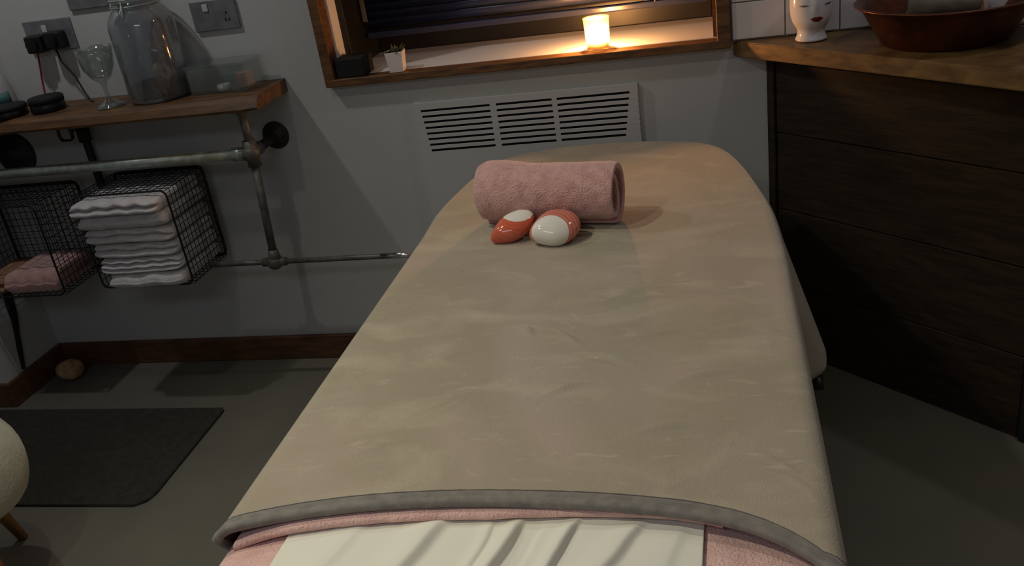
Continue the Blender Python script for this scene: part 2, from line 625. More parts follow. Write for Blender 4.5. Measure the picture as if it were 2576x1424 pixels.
# ------------------------------------------------------------------ wall heater with louvred grille
ht = empty('wall_heater', (-0.56, WY, 0.45), 'white wall heater with louvred grille mounted under the window', 'heater')
OX = (0.56, -WY, -0.45)
b = NB()
hx0, hx1, hz0, hz1 = -0.902, -0.222, 0.30, 0.876
fy = WY - 0.016
cols = [(-0.878, -0.662), (-0.643, -0.474), (-0.459, -0.246)]
nrow, ph = 8, 0.0178
gz1, gz0 = 0.8555, 0.8555 - 8 * 0.0178 + 0.0100
fb = fy + 0.003
box(b, hx0, hx1, fy, fb, gz1, hz1)
box(b, hx0, hx1, fy, fb, hz0, gz0)
for i in range(nrow):
    z1 = gz1 - ph * i
    z0 = z1 - 0.0078
    dl, dr = 0.0017 * i, 0.0029 * i
    box(b, hx0, cols[0][0] + dl, fy, fb, z0, z1)
    box(b, cols[2][1] - dr, hx1, fy, fb, z0, z1)
    box(b, cols[0][1], cols[1][0], fy, fb, z0, z1)
    box(b, cols[1][1], cols[2][0], fy, fb, z0, z1)
bmesh.ops.remove_doubles(b, verts=b.verts, dist=0.0002)
link('front_panel', b, WHITEP, ht, False, OX)
b = NB()
for i in range(nrow - 1):
    z1 = gz1 - ph * i - 0.0078
    vs = []
    for x in (hx0 + .002, hx1 - .002):
        for (yy, zz) in ((fy + .0002, z1), (fy + .0002, z1 - 0.0100), (fb, z1 - 0.0105), (fb, z1 + 0.0005)):
            vs.append(b.verts.new((x, yy, zz)))
    for k in range(4):
        b.faces.new((vs[k], vs[(k + 1) % 4], vs[4 + (k + 1) % 4], vs[4 + k]))
    b.faces.new(vs[:4])
    b.faces.new(vs[4:][::-1])
o = link('louvre_grille', b, WHITEP, ht, False, OX)
b = NB()
box(b, hx0 + .0005, hx1 - .0005, fb, WY - 0.001, hz1 - 0.004, hz1 - 0.0005)
box(b, hx0 + .0005, hx0 + .004, fb, WY - 0.001, hz0, hz1 - 0.004)
box(b, hx1 - .004, hx1 - .0005, fb, WY - 0.001, hz0, hz1 - 0.004)
link('casing', b, WHITEP, ht, False, OX)
link('slot_shade_plate', box(NB(), hx0 + .01, hx1 - .01, WY - 0.004, WY - 0.0015, gz0 - .005, gz1 + .005), BLACKM, ht, False, OX)  # black plate paints the shade behind the shallow grille slots

# ------------------------------------------------------------------ massage table
XC, HW = -0.2885, 0.410


def outline(n_side=90, n_head=150, e=0.0, y0=0.6):
    """plan outline of the couch: left edge, rounded head, right edge (list of xy)"""
    L = [(-0.692, y0), (-0.692, 1.88), (-0.697, 2.03), (-0.684, 2.17), (-0.660, 2.305), (-0.618, 2.42), (-0.560, 2.474),
         (-0.455, 2.510), (-0.34, 2.520), (-0.227, 2.513), (-0.116, 2.487), (-0.031, 2.445), (0.022, 2.370), (0.062, 2.235),
         (0.092, 2.075), (0.110, 1.95), (0.119, 1.80), (0.122, 1.65), (0.122, y0)]
    # catmull-rom resample of the head, straight sides
    P = [Vector((x, y)) for x, y in L]
    out = []
    for i in range(n_side):
        out.append(P[0].lerp(P[1], i / n_side))
    m = len(P)
    seg = list(range(1, m - 2))
    for i in seg:
        p0, p1, p2, p3 = P[i - 1], P[i], P[i + 1], P[min(i + 2, m - 1)]
        if i == 1:
            p0 = P[1] - Vector((0, .15))
        if i == m - 3:
            p3 = P[m - 2] - Vector((0, .15))
        k = 12
        for j in range(k):
            t = j / k
            out.append(0.5 * ((2 * p1) + (-p0 + p2) * t + (2 * p0 - 5 * p1 + 4 * p2 - p3) * t * t + (-p0 + 3 * p1 - 3 * p2 + p3) * t ** 3))
    for i in range(n_side + 1):
        out.append(P[-2].lerp(P[-1], i / n_side))
    if e:
        res = []
        for i, p in enumerate(out):
            a = out[max(i - 1, 0)]
            c = out[min(i + 1, len(out) - 1)]
            t = (c - a).normalized()
            nrm = Vector((-t.y, t.x))   # outward for this direction of travel
            res.append(p + nrm * e)
        out = res
    return out


def draped(name, m, e, zt, drop, hemf, rad=0.028, rings=46, skirt=14, flaref=None, zf=None, n_side=170, sdrop=None):
    """cloth lying on the couch: spine in the middle, rounded edge, hanging skirt.
    hemf(x) = front y at the hem; the hanging part follows hemf at the edge"""
    O = outline(n_side, e=e, y0=0.0)
    NS = len(O)
    rows = []
    side = n_side
    for i, p in enumerate(O):
        left = i < side
        right = i >= NS - side - 1
        if left:
            s = i / side            # 0 at hem, 1 at the start of the head
        elif right:
            s = (NS - 1 - i) / side
        else:
            s = None
        row = []
        tot = rings + 6 + skirt
        for j in range(tot + 1):
            if j <= rings:
                t = j / rings
                ex = 0
                kz = 0
                fr = t
            elif j <= rings + 6:
                a = (j - rings) / 6 * pi / 2
                fr = None
                ex = rad * sin(a)
                kz = -rad * (1 - cos(a))
            else:
                fr = None
                u = (j - rings - 6) / skirt
                ex = rad
                kz = -rad - u * (drop - rad)
            if s is not None:
                ytop = O[side].y if left else O[NS - side - 1].y
                ye_ = ytop
                x_edge = p.x
                inner = x_edge + (rad if left else -rad)
                if fr is not None:
                    x = XC + (inner - XC) * fr
                else:
                    x = inner + (-ex if left else ex)
                yf = hemf(x)
                if fr is not None:
                    ytop = 1.88 + (ye_ - 1.88) * fr
                else:
                    ytop = ye_
                y = yf + (ytop - yf) * s
                y += 0.75 * (1 - s) ** 5 * max(0, -kz - rad * 0.4)
                if fr is not None:
                    # keep the spine from passing the head centre
                    pass
            else:
                a_ = O[max(i - 1, 0)]
                c_ = O[min(i + 1, NS - 1)]
                tt = (c_ - a_).normalized()
                nrm = Vector((-tt.y, tt.x))
                inner = p - nrm * rad
                ctr = Vector((XC, 1.80))
                yt = O[side].y
                # spine point blends from the straight part to the head centre
                if fr is not None:
                    q = Vector((XC, 1.88)).lerp(inner, fr)
                    x, y = q
                else:
                    q = inner + nrm * ex
                    x, y = q
            z = zt + kz
            if fr is not None and zf:
                z += zf(x, y) * min(1.0, (1 - fr) * 6 + 0.25)
            if kz < -rad * 0.99 and flaref:
                fl, wz = flaref(i, y, -kz - rad, x > XC)
                x += fl
                z += wz
            row.append((x, y, z))
        rows.append(row)
    b = NB()
    V = [[b.verts.new(c) for c in r] for r in rows]
    for i in range(len(V) - 1):
        for j in range(len(V[0]) - 1):
            b.faces.new((V[i][j], V[i + 1][j], V[i + 1][j + 1], V[i][j + 1]))
    bmesh.ops.remove_doubles(b, verts=b.verts, dist=0.0004)
    return b, rows


def hem_blanket(x):
    d = abs(x + 0.29)
    y = 0.9345 - 0.35 * d * d
    if x > -0.29:
        return y - 0.046 * (min(d, 0.385) / 0.375) ** 7
    return y - 0.012 * (min(d, 0.40) / 0.38) ** 6


def wrinkle(x, y):
    z = 0.0022 * noise.noise(Vector((x * 3.2, y * 2.4, 0.3)))
    z += 0.0009 * noise.noise(Vector((x * 9 + 3, y * 12, 1.3)))
    # creases near the middle
    for (cx_, cy_, ang, ln, wd, am) in (
            (-0.315, 1.39, -0.25, 0.045, 0.006, 0.0040), (-0.283, 1.375, -0.55, 0.035, 0.005, 0.0035),
            (-0.345, 1.395, -1.0, 0.016, 0.005, 0.0042), (-0.225, 1.31, -0.15, 0.050, 0.005, 0.0030),
            (-0.255, 1.298, -0.12, 0.035, 0.004, 0.0028), (-0.22, 1.285, -0.2, 0.030, 0.004, 0.0025),
            (-0.255, 1.205, 0.45, 0.030, 0.005, 0.0045), (-0.12, 1.375, 0.25, 0.030, 0.005, 0.0022),
            (-0.09, 1.10, 0.2, 0.05, 0.006, 0.0020), (-0.04, 1.24, 0.3, 0.04, 0.006, 0.0018),
            (-0.50, 1.06, 0.35, 0.045, 0.006, 0.0018), (0.05, 1.02, -0.6, 0.03, 0.006, 0.0024),
            (0.085, 0.965, -0.9, 0.03, 0.006, 0.0028), (0.07, 1.37, -0.6, 0.02, 0.006, 0.0025),
            (-0.45, 1.33, 0.5, 0.05, 0.010, 0.0015)):
        dx, dy = x - cx_, y - cy_
        u = dx * cos(ang) + dy * sin(ang)
        v = -dx * sin(ang) + dy * cos(ang)
        v += 4 * u * u
        if abs(u) < 3 * ln and abs(v) < 6 * wd:
            z += 2.0 * am * exp(-(u / ln) ** 2 - (v / wd) ** 2)
    return z


def flare_b(i, y, d, right):
    fold = 0.010 * noise.noise(Vector((y * 7.0, 2.0 if right else 5.0, d * 2))) + 0.006 * noise.noise(Vector((y * 19, 4, d * 3)))
    k = min(1, d / 0.3)
    if right:
        w_ = exp(-((y - 1.84) / (0.085 if y < 1.84 else 0.22)) ** 2)
        return (0.004 + 0.088 * w_) * k + fold * k * (0.4 + 0.6 * w_), 0.0
    return -(0.012 * k + fold * k), 0.0


BED = empty('massage_table', (XC, 1.5, 0), 'massage table with black legs standing under the blankets in front of the window', 'table')
BO = (-XC, -1.5, 0)


def solid_outline(e, z0, z1, y0=0.62):
    O = outline(10, e=e, y0=y0)
    b = NB()
    prism(b, [(p.x, p.y) for p in O][::-1], z0, z1)
    return b


b = solid_outline(-0.030, 0.650, 0.698)
o = link('padded_top', b, VINYL, BED, False, BO)
link('under_frame', box(NB(), -0.62, 0.04, 0.72, 2.3, 0.58, 0.648), DARKW, BED, False, BO)
for (x, y, dx, dy) in ((-0.60, 0.80, -0.04, -0.04), (0.03, 0.80, 0.04, -0.04), (-0.60, 2.15, -0.04, 0.05), (0.065, 1.80, 0.075, 0.0)):
    b = NB()
    tube(b, [(x, y, 0.60), (x + dx, y + dy, 0.012)], 0.02, 12, radii=[0.024, 0.018])
    tube(b, [(x + dx, y + dy, 0.03), (x + dx, y + dy, 0.0)], 0.024, 12)
    link('leg', b, BLACK, BED, True, BO)

b = NB()
tube(b, [(0.085, 1.80, 0.374), (0.188, 1.80, 0.374)], 0.008, 12)
tube(b, [(0.176, 1.80, 0.374), (0.198, 1.80, 0.374)], 0.017, 12)
link('leg_knob', b, BLACK, BED, True, BO)

# pink terry cover over the whole couch
bm_, _ = draped('c', PINK, -0.007, 0.7125, 0.24, lambda x: 0.615, rings=30, skirt=10, n_side=110)
o = tag(link('table_cover', bm_, PINK, None, True), 'pink terry cover fitted on the massage table, lowest layer', 'cover')
so = o.modifiers.new('thickness', 'SOLIDIFY')
so.thickness = 0.004
so.offset = -1

# white cotton sheet with pleats
b = NB()
nx, ny = 300, 170
sx0, sx1, sy0, sy1 = -0.592, -0.040, 0.63, 1.02
folds = [(-0.385, 0.34, 0.030, 0.011), (-0.278, 0.24, 0.014, 0.012), (-0.206, 0.28, 0.013, 0.011), (-0.125, 0.50, 0.024, 0.009), (-0.315, 0.10, 0.010, 0.004),
         (-0.50, 0.18, 0.03, 0.003), (-0.25, 0.24, 0.02, -0.003), (-0.07, 0.2, 0.03, 0.003)]
G = []
for i in range(nx + 1):
    col = []
    for j in range(ny + 1):
        u, v = i / nx, j / ny
        y = sy0 + (sy1 - sy0) * v
        x = sx0 + (sx1 - sx0) * u + (0.905 - y) * (-0.03 if u > .5 else -0.02) * (u if u > .5 else 1)
        z = 0.7165 + 0.0012 * noise.noise(Vector((x * 9, y * 6, 0)))
        amp = 1.0 if y < 0.875 else max(0.45, 1 - (y - 0.875) * 5)
        if y > 0.905:
            amp *= max(0.0, 1 - (y - 0.905) / 0.03)
        for (x0, k_, wd, am) in folds:
            xl = x0 - k_ * (0.905 - y) - 0.8 * (max(0, 0.905 - y)) ** 2 * (0.4 if am > .007 else 1)
            xl += 0.006 * noise.noise(Vector((y * 14, x0 * 50, 0)))
            d = (x - xl) / wd
            if d < 0:
                z += am * amp * exp(-(d * 0.9) ** 2)
            else:
                z += am * amp * exp(-(d * 3.2) ** 2)
        col.append(b.verts.new((x, y, z)))
    G.append(col)
for i in range(nx):
    for j in range(ny):
        b.faces.new((G[i][j], G[i + 1][j], G[i + 1][j + 1], G[i][j + 1]))
o = tag(link('cotton_sheet', b, SHEET, None, True), 'creased white cotton sheet lying across the foot of the couch', 'sheet')
so = o.modifiers.new('thickness', 'SOLIDIFY')
so.thickness = 0.0016
so.offset = 1

# thin pink blanket, only its front edge shows between blanket and sheet
def hem_pink(x):
    return hem_blanket(x) - 0.017 + 0.022 * max(0, min(1, (x + 0.32) / 0.25))


b = NB()
prof = []
for k in range(9):
    a = pi / 2 + pi * k / 8
    prof.append((0.006 * cos(a), 0.7265 + 0.006 * sin(a)))
prof = [(0.20, 0.7325)] + [(0.006 + p[0], p[1]) for p in prof] + [(0.20, 0.7205)]
N = 100
G = []
for i in range(N + 1):
    x = -0.662 + 0.645 * i / N
    hy = hem_pink(x) + 0.0012 * noise.noise(Vector((x * 40, 0, 0)))
    G.append([b.verts.new((x, hy + p[0], p[1] + 0.0008 * noise.noise(Vector((x * 30, p[0] * 20, 3))) - 0.010 * (abs(x - XC) / .37) ** 8 * (1 if x < XC else 0))) for p in prof])
for i in range(N):
    for j in range(len(prof) - 1):
        b.faces.new((G[i][j], G[i + 1][j], G[i + 1][j + 1], G[i][j + 1]))
tag(link('pink_underblanket', b, PINK, None, True), 'thin pink blanket edge peeking out between taupe blanket and white sheet', 'blanket')

# taupe velvet blanket
bm_, rows = draped('b', BLANKET, 0.0, 0.7435, 0.35, hem_blanket, rings=62, skirt=24, flaref=flare_b, zf=wrinkle, n_side=230)
BLK = tag(link('velvet_blanket', bm_, BLANKET, None, True), 'taupe velvet blanket with grey binding spread over the massage table', 'blanket')
so = BLK.modifiers.new('thickness', 'SOLIDIFY')
so.thickness = 0.007
so.offset = -1
# binding follows the front hem
front = [Vector(c) for c in rows[-1]][::-1] + [Vector(c) for c in rows[0]][1:]
front = front[::-1]
front2 = [Vector(c) for c in rows[-5]][::-1] + [Vector(c) for c in rows[4]][1:]
front2 = front2[::-1]
b = NB()
G = []
tn = len(front)
for i, p in enumerate(front):
    a = front[max(0, i - 1)]
    c = front[min(tn - 1, i + 1)]
    t = (c - a).normalized()
    back = Vector((0, 1, 0))
    nrm = t.cross(back)
    if nrm.length < 1e-5:
        nrm = Vector((0, 0, 1))
    nrm.normalize()
    if nrm.z < 0 and abs(nrm.z) > 0.1:
        nrm = -nrm
    if abs(nrm.z) <= 0.1:
        nrm = Vector((1 if p.x > XC else -1, 0, 0))
    pr = []
    # cross-section: flat band 24 mm deep, then a thick rolled welt in front
    for (dy, dn) in ((0.0185, -0.001), (0.018, 0.0012), (0.012, 0.0020), (0.008, 0.0016), (0.006, 0.0008), (0.004, 0.0026), (0.000, 0.0036),
                     (-0.0045, 0.0026), (-0.0075, -0.0008), (-0.0070, -0.006), (-0.004, -0.0095), (0.004, -0.010)):
        pr.append(b.verts.new(p + back * dy + nrm * dn))
    G.append(pr)
for i in range(tn - 1):
    for j in range(len(G[0]) - 1):
        b.faces.new((G[i][j], G[i + 1][j], G[i + 1][j + 1], G[i][j + 1]))
o = link('hem_binding', b, BIND, BLK, True)
o['label'] = 'grey rolled binding along the hem'
b = NB()
sp = []
for i in range(2, tn - 3):
    p = front[i]
    if sp and (p - sp[-1]).length < 0.004:
        continue
    q = p + Vector((0, 0.0195, 0)) + (Vector((0, 0, 0.0006)) if p.z > 0.72 else Vector((0.0008 if p.x > XC else -0.0008, 0, 0)))
    sp.append(q)
tube(b, sp, 0.0014, 6, radii=[0.0012 + 0.0006 * noise.noise(q * 90) for q in sp])
link('stitch_shade_line', b, STITCH_SHADE, BLK)  # dark colour paints the soft shadow line along the stitched seam

# ------------------------------------------------------------------ rolled towel
ROLLC = Vector((-0.378, 1.912, 0.7450))
tw = empty('rolled_towel', ROLLC, 'rolled pink terry towel lying on the blanket near the head end', 'towel', None, radians(-9))
b = NB()
R0, pitch_, turns = 0.0640, 0.0165, 1.80
ns, nl = 120, 80
L_ = 0.312
G = []
for j in range(nl + 1):
    v = j / nl
    x = -L_ / 2 + L_ * v
    endf = 1 - 0.07 * exp(-((v) / 0.03) ** 2) - 0.05 * exp(-((1 - v) / 0.03) ** 2)
    row = []
    for i in range(ns + 1):
        ph_ = turns * 2 * pi * i / ns
        r = R0 - pitch_ * ph_ / (2 * pi)
        bul = 1 + 0.14 * exp(-((v - 0.16) / 0.17) ** 2)
        rr = r * endf * bul
        rr += 0.0028 * noise.noise(Vector((x * 12, ph_ * 0.7, 2.0))) + 0.0016 * noise.noise(Vector((x * 40, ph_ * 3, 5.0)))
        a = -1.75 + ph_
        yy = rr * cos(a)
        zz = rr * sin(a)
        if ph_ > 4 * pi * 0.55:
            yy *= 0.75
        if zz < -0.9 * R0:
            zz = -0.9 * R0 + (zz + 0.9 * R0) * 0.15
        row.append(b.verts.new((x + 0.010 * sin(ph_ * .5) * (v - .5), yy, zz * 1.10 + R0 * 0.99 + 0.0078)))
    G.append(row)
for j in range(nl):
    for i in range(ns):
        b.faces.new((G[j][i], G[j][i + 1], G[j + 1][i + 1], G[j + 1][i]))
o = link('terry_cloth', b, PINKT, tw, True)
so = o.modifiers.new('thickness', 'SOLIDIFY')
so.thickness = 0.0125
so.offset = 0
sb = o.modifiers.new('round', 'SUBSURF')
sb.levels = 0
sb.render_levels = 1

# ------------------------------------------------------------------ two clam shells
def shell(name, loc, L, Wd, T, rot, m, label):
    b = NB()
    nu, nv = 48, 32
    G = []
    for j in range(nv + 1):
        th = pi * j / nv
        row = []
        for i in range(nu):
            ph_ = 2 * pi * i / nu
            # egg outline with a beak at -x
            cx_ = cos(ph_)
            sy = sin(ph_)
            s = sin(th)
            beak = 1 + 0.16 * max(0, -cx_) ** 6
            x = L / 2 * s * cx_ * beak
            y = Wd / 2 * s * sy * (1 - 0.18 * max(0, -cx_) ** 2)
            c_ = cos(th)
            z = T / 2 * (abs(c_) ** 0.9) * (1 if c_ > 0 else -1)
            z *= 1 - 0.25 * (cx_ * s)
            row.append((x, y, z))
        G.append(row)
    V = []
    for j, row in enumerate(G):
        if j in (0, nv):
            V.append([b.verts.new(row[0])] * nu)
        else:
            V.append([b.verts.new(c) for c in row])
    for j in range(nv):
        for i in range(nu):
            q = [V[j][i], V[j][(i + 1) % nu], V[j + 1][(i + 1) % nu], V[j + 1][i]]
            q2 = []
            for v in q:
                if v not in q2:
                    q2.append(v)
            b.faces.new(q2)
    o = link(name, b, m, None, True)
    o.location = loc
    o.rotation_euler = rot
    tag(o, label, 'shell', 'polished clam shells in front of the rolled towel')
    return o


SH1 = shell_mat('coral_shell_dark', (0.030, 0.022, 0.022), 0.040, False)
SH2 = shell_mat('coral_shell_light', (-0.020, -0.022, 0.020), 0.042, True)
shell('clam_shell', (-0.449, 1.828, 0.774), 0.102, 0.066, 0.048, (radians(28), radians(-22), radians(28)), SH1,
      'narrower tilted coral and white clam shell, the left one of the pair')
shell('clam_shell', (-0.350, 1.804, 0.775), 0.106, 0.088, 0.058, (radians(30), radians(-8), radians(22)), SH2,
      'rounder clam shell with large white face and coral rim, the right one of the pair')

# ------------------------------------------------------------------ corner cabinet, counter and what stands there
A = Vector((0.137, 2.6335))
D = Vector((0.738, -0.675)).normalized()
Nn = Vector((-D.y, D.x))      # into the cabinet
if Nn.y < 0:
    Nn = -Nn
E_ = A + D * 0.775
cab = empty('corner_cabinet', (0.55, 2.4, 0), 'dark plank-fronted corner cabinet standing under the wooden counter', 'cabinet')
CO = (-0.55, -2.4, 0)


def obox(bm, p, d, n, l, t, z0, z1, bev=0.0):
    """box from corner p along d (length l) and depth t along n"""
    pts = [p, p + d * l, p + d * l + n * t, p + n * t]
    return prism(bm, [(q.x, q.y) for q in pts], z0, z1, bev)


b = NB()
pl = [A + Nn * 0.028, E_ + Nn * 0.028, E_ + Vector((1.0, 0)), Vector((1.72, 2.625)), Vector((0.20, 2.625))]
prism(b, [(q.x, q.y) for q in pl], 0.0, 0.92)
link('carcass', b, DARKW, cab, False, CO)
zz = [0.0, 0.235, 0.470, 0.700, 0.918]
for z0, z1 in zip(zz, zz[1:]):
    b = NB()
    obox(b, A + D * 0.03, D, Nn, 0.735, 0.024, z0 + 0.0015, z1 - 0.0015, 0.002)
    link('plank', b, DARKW, cab, False, CO)
b = NB()
obox(b, A - Nn * 0.006 + D * 0.002, D, Nn, 0.026, 0.022, 0.0, 0.918, 0.002)
link('corner_strip', b, DARKW, cab, False, CO)
b = NB()
obox(b, E_ - Nn * 0.012 - D * 0.003, D, Nn, 0.30, 0.10, 0.0, 0.918, 0.003)
o = link('black_end_panel', b, BLACKM, cab, False, CO)

# countertop
A2 = Vector((0.046, 2.6335))
D2 = Vector((0.69, -0.724)).normalized()
E2 = A2 + D2 * 1.35
b = NB()
prism(b, [(A2.x, A2.y), (E2.x, E2.y), (1.745, E2.y), (1.745, 2.6335)], 0.9225, 0.965, 0.003)
tag(link('countertop', b, COUNTERW), 'thick wooden countertop with diagonal front edge in the right corner', 'counter')

# backsplash tiles
b = NB()
box(b, 0.0435, 1.74, 2.627, 2.6335, 0.966, 1.62)
o = tag(link('tile_backsplash', b, GROUT), 'white tile backsplash on the wall above the counter', 'tiles')
b = NB()
row = 0
zt_ = 0.970
while zt_ < 1.6:
    x = 0.048 - (0 if row % 2 == 0 else 0.07)
    while x < 1.72:
        x0_, x1_ = max(x, 0.048), min(x + 0.137, 1.735)
        if x1_ - x0_ > 0.02:
            box(b, x0_, x1_, 2.621, 2.628, zt_, min(zt_ + 0.097, 1.615), 0.0015)
        x += 0.1405
    zt_ += 0.1005
    row += 1
link('tiles', b, TILE, o)

# ceramic head vase
HV = Vector((0.246, 2.545, 0.9653))
hv = empty('face_vase', HV, 'white ceramic head vase with dark red lips standing on the counter', 'vase', None, radians(6))
b = NB()
prof = [(0.001, 0), (0.040, 0), (0.041, 0.006), (0.038, 0.010), (0.0345, 0.020), (0.0345, 0.028), (0.038, 0.036), (0.046, 0.047),
        (0.051, 0.062), (0.053, 0.080), (0.054, 0.100), (0.053, 0.120), (0.049, 0.135), (0.044, 0.142), (0.041, 0.141), (0.044, 0.13), (0.046, 0.10), (0.03, 0.06), (0.001, 0.055)]
n = 64
rings = []
for r, z_ in prof:
    ring = []
    for k in range(n):
        a = 2 * pi * k / n
        x, y = r * cos(a), r * sin(a)
        if 0.04 < z_ < 0.141 and r > 0.03:
            f = max(0, -sin(a))
            side = x / 0.05
            nose = exp(-((z_ - 0.095) / 0.014) ** 2) * exp(-(x / 0.008) ** 2) * 0.009
            chin = exp(-((z_ - 0.052) / 0.010) ** 2) * exp(-(x / 0.022) ** 2) * 0.006
            y -= (nose + chin) * (1 if f > 0 else 0)
        ring.append(b.verts.new((x, y, z_)))
    rings.append(ring)
for p_, q_ in zip(rings, rings[1:]):
    for k in range(n):
        b.faces.new((p_[k], p_[(k + 1) % n], q_[(k + 1) % n], q_[k]))
b.faces.new(rings[0][::-1])
o = link('head', b, CERAMIC, hv, True)
sb = o.modifiers.new('round', 'SUBSURF')
sb.levels = 0
sb.render_levels = 1


def patch(name, cx_, cz_, hw_, fn_lo, fn_hi, m, parent, rr=0.0528, off=0.0012):
    b = NB()
    nn = 18
    lo_, hi_ = [], []
    for i in range(nn + 1):
        u = -1 + 2 * i / nn
        x = cx_ + hw_ * u
        y = -sqrt(max(0, rr * rr - x * x)) - off
        lo_.append(b.verts.new((x, y, cz_ + fn_lo(u))))
        hi_.append(b.verts.new((x, y - .0008, cz_ + fn_hi(u))))
    mid = [b.verts.new((v.co.x, v.co.y - 0.0022, (v.co.z + w_.co.z) / 2)) for v, w_ in zip(lo_, hi_)]
    for i in range(nn):
        b.faces.new((lo_[i], lo_[i + 1], mid[i + 1], mid[i]))
        b.faces.new((mid[i], mid[i + 1], hi_[i + 1], hi_[i]))
    o = link(name, b, m, parent, True)
    return o


patch('lips', 0.004, 0.063, 0.0165, lambda u: -0.0075 * (1 - u * u), lambda u: 0.0060 * (1 - abs(u) ** 1.6) * (1 - 0.35 * exp(-(u / 0.22) ** 2)), LIPS, hv, 0.0525, 0.0010)
for sx in (-1, 1):
    patch('eyelid', 0.004 + sx * 0.031, 0.097, 0.011, lambda u: -0.003 * (1 - u * u), lambda u: 0.002 * (1 - u * u), LID, hv, 0.0535, 0.0006)

# copper basin
BX, BY = 0.540, 2.405
bs = empty('copper_basin', (BX, BY, 0.9653), 'large copper foot basin with a flared rim standing on the counter', 'basin')
b = NB()
prof = [(0.001, 0.0), (0.138, 0.0), (0.146, 0.006), (0.163, 0.038), (0.185, 0.077), (0.194, 0.092), (0.206, 0.095), (0.208, 0.099), (0.202, 0.101),
        (0.189, 0.095), (0.180, 0.079), (0.158, 0.038), (0.140, 0.010), (0.001, 0.008)]
lathe(b, prof, n=96)
link('bowl', b, COPPER, bs, True)
# grey cloth added inside, stands in for the reflection on the inner wall
b = NB()
box(b, -0.085, 0.085, -0.05, 0.06, 0, 0.055, 0.012)
box(b, -0.08, 0.08, -0.045, 0.055, 0.055, 0.088, 0.012)
o = link('reflection_cloth', b, GREYC, None, True, (BX + 0.0, BY + 0.02, 0.9745))
o.rotation_euler.z = -0.2
tag(o, 'folded grey cloth added in the copper basin for the reflection on its inner wall', 'cloth')
# white container behind
b = NB()
box(b, 0.655, 0.86, 2.476, 2.60, 0.9653, 1.11, 0.008)
o = tag(link('white_container', b, CERAMIC), 'white container on the counter behind the copper basin', 'container')
b = NB()
box(b, 0.650, 0.865, 2.471, 2.605, 1.111, 1.123, 0.004)
link('lid', b, CERAMIC, o)

# ------------------------------------------------------------------ wooden shelf
b = NB()
sec = [(2.635, 0.950), (2.402, 0.950), (2.398, 0.958), (2.410, 0.978), (2.428, 0.9885), (2.436, 0.990), (2.635, 0.990)]
nxs = 60
G = []
for i in range(nxs + 1):
    x = -2.471 + (2.471 - 1.298) * i / nxs
    wv = 0.006 * noise.noise(Vector((x * 4, 0, 0))) if i > 2 else 0
    endc = max(0, (i - (nxs - 3)) / 3) * 0.012
    G.append([b.verts.new((x, min(2.6335, y + (wv + endc if y < 2.5 else 0)), z_)) for y, z_ in sec])
for i in range(nxs):
    for j in range(len(sec)):
        jn = (j + 1) % len(sec)
        b.faces.new((G[i][j], G[i + 1][j], G[i + 1][jn], G[i][jn]))
b.faces.new(G[0])
b.faces.new(G[-1][::-1])
tag(link('wooden_shelf', b, SHELFW), 'thick live-edge wooden shelf on the wall left of the window', 'shelf')

# pipe frame below the shelf
pf = empty('pipe_frame', (-1.6, WY, 0.815), 'galvanised pipe rail with round wall flanges hanging under the wooden shelf', 'pipe rail')
PO = (1.6, -WY, -0.815)
b = NB()
tube(b, [(-2.468, 2.444, 0.815), (-1.40, 2.444, 0.815)], 0.0165, 20)
tube(b, [(-1.43, 2.444, 0.815), (-1.392, 2.444, 0.815)], 0.0215, 20)
link('front_rail', b, STEEL, pf, True, PO)
b = NB()
tube(b, [(-1.366, 2.444, 0.949), (-1.369, 2.444, 0.815)], 0.013, 16)
link('upper_post', b, STEELD, pf, True, PO)
b = NB()
lathe(b, [(0.001, 0), (0.032, 0), (0.033, 0.004), (0.018, 0.007), (0.016, 0.018)], (-1.366, 2.444, 0.949), 30, axis=(0, 0, -1))
link('shelf_flange', b, STEELD, pf, True, PO)
b = NB()
bmesh.ops.create_uvsphere(b, u_segments=24, v_segments=14, radius=0.027, matrix=Matrix.Translation((-1.370, 2.444, 0.815)))
tube(b, [(-1.405, 2.444, 0.815), (-1.36, 2.444, 0.815)], 0.0215, 18)
tube(b, [(-1.369, 2.444, 0.775), (-1.369, 2.444, 0.855)], 0.020, 18)
tube(b, [(-1.370, 2.444, 0.815), (-1.372, 2.50, 0.815)], 0.0205, 18)
link('tee_fitting', b, STEELD, pf, True, PO)
b = NB()
tube(b, [(-1.371, 2.48, 0.815), (-1.375, 2.632, 0.815)], 0.015, 18)
link('wall_stub', b, IRON, pf, True, PO)
for (x, z_, r) in ((-1.375, 0.815, 0.044), (-2.345, 0.829, 0.075)):
    b = NB()
    lathe(b, [(0.001, 0), (r, 0), (r, 0.006), (r - 0.004, 0.009), (0.024, 0.011), (0.021, 0.024), (0.001, 0.024)], (x, 2.6335, z_), 40, axis=(0, -1, 0))
    link('wall_flange', b, IRON, pf, True, PO)
b = NB()
tube(b, [(-1.369, 2.444, 0.79), (-1.388, 2.444, 0.47)], 0.0125, 18)
link('drop_post', b, STEELD, pf, True, PO)
b = NB()
bmesh.ops.create_uvsphere(b, u_segments=24, v_segments=14, radius=0.026, matrix=Matrix.Translation((-1.389, 2.444, 0.457)))
tube(b, [(-1.388, 2.444, 0.457), (-1.386, 2.444, 0.50)], 0.020, 18, radii=[0.024, 0.015])
tube(b, [(-1.43, 2.444, 0.457), (-1.35, 2.444, 0.457)], 0.014, 18)
link('cross_fitting', b, STEELD, pf, True, PO)
b = NB()
tube(b, [(-1.62, 2.444, 0.458), (-1.389, 2.444, 0.457)], 0.0085, 14)
tube(b, [(-1.389, 2.444, 0.457), (-0.80, 2.444, 0.456)], 0.0085, 14)
link('lower_rail', b, STEELD, pf, True, PO)
b = NB()
tube(b, [(-1.03, 2.444, 0.4565), (-0.90, 2.444, 0.4565)], 0.0098, 14)
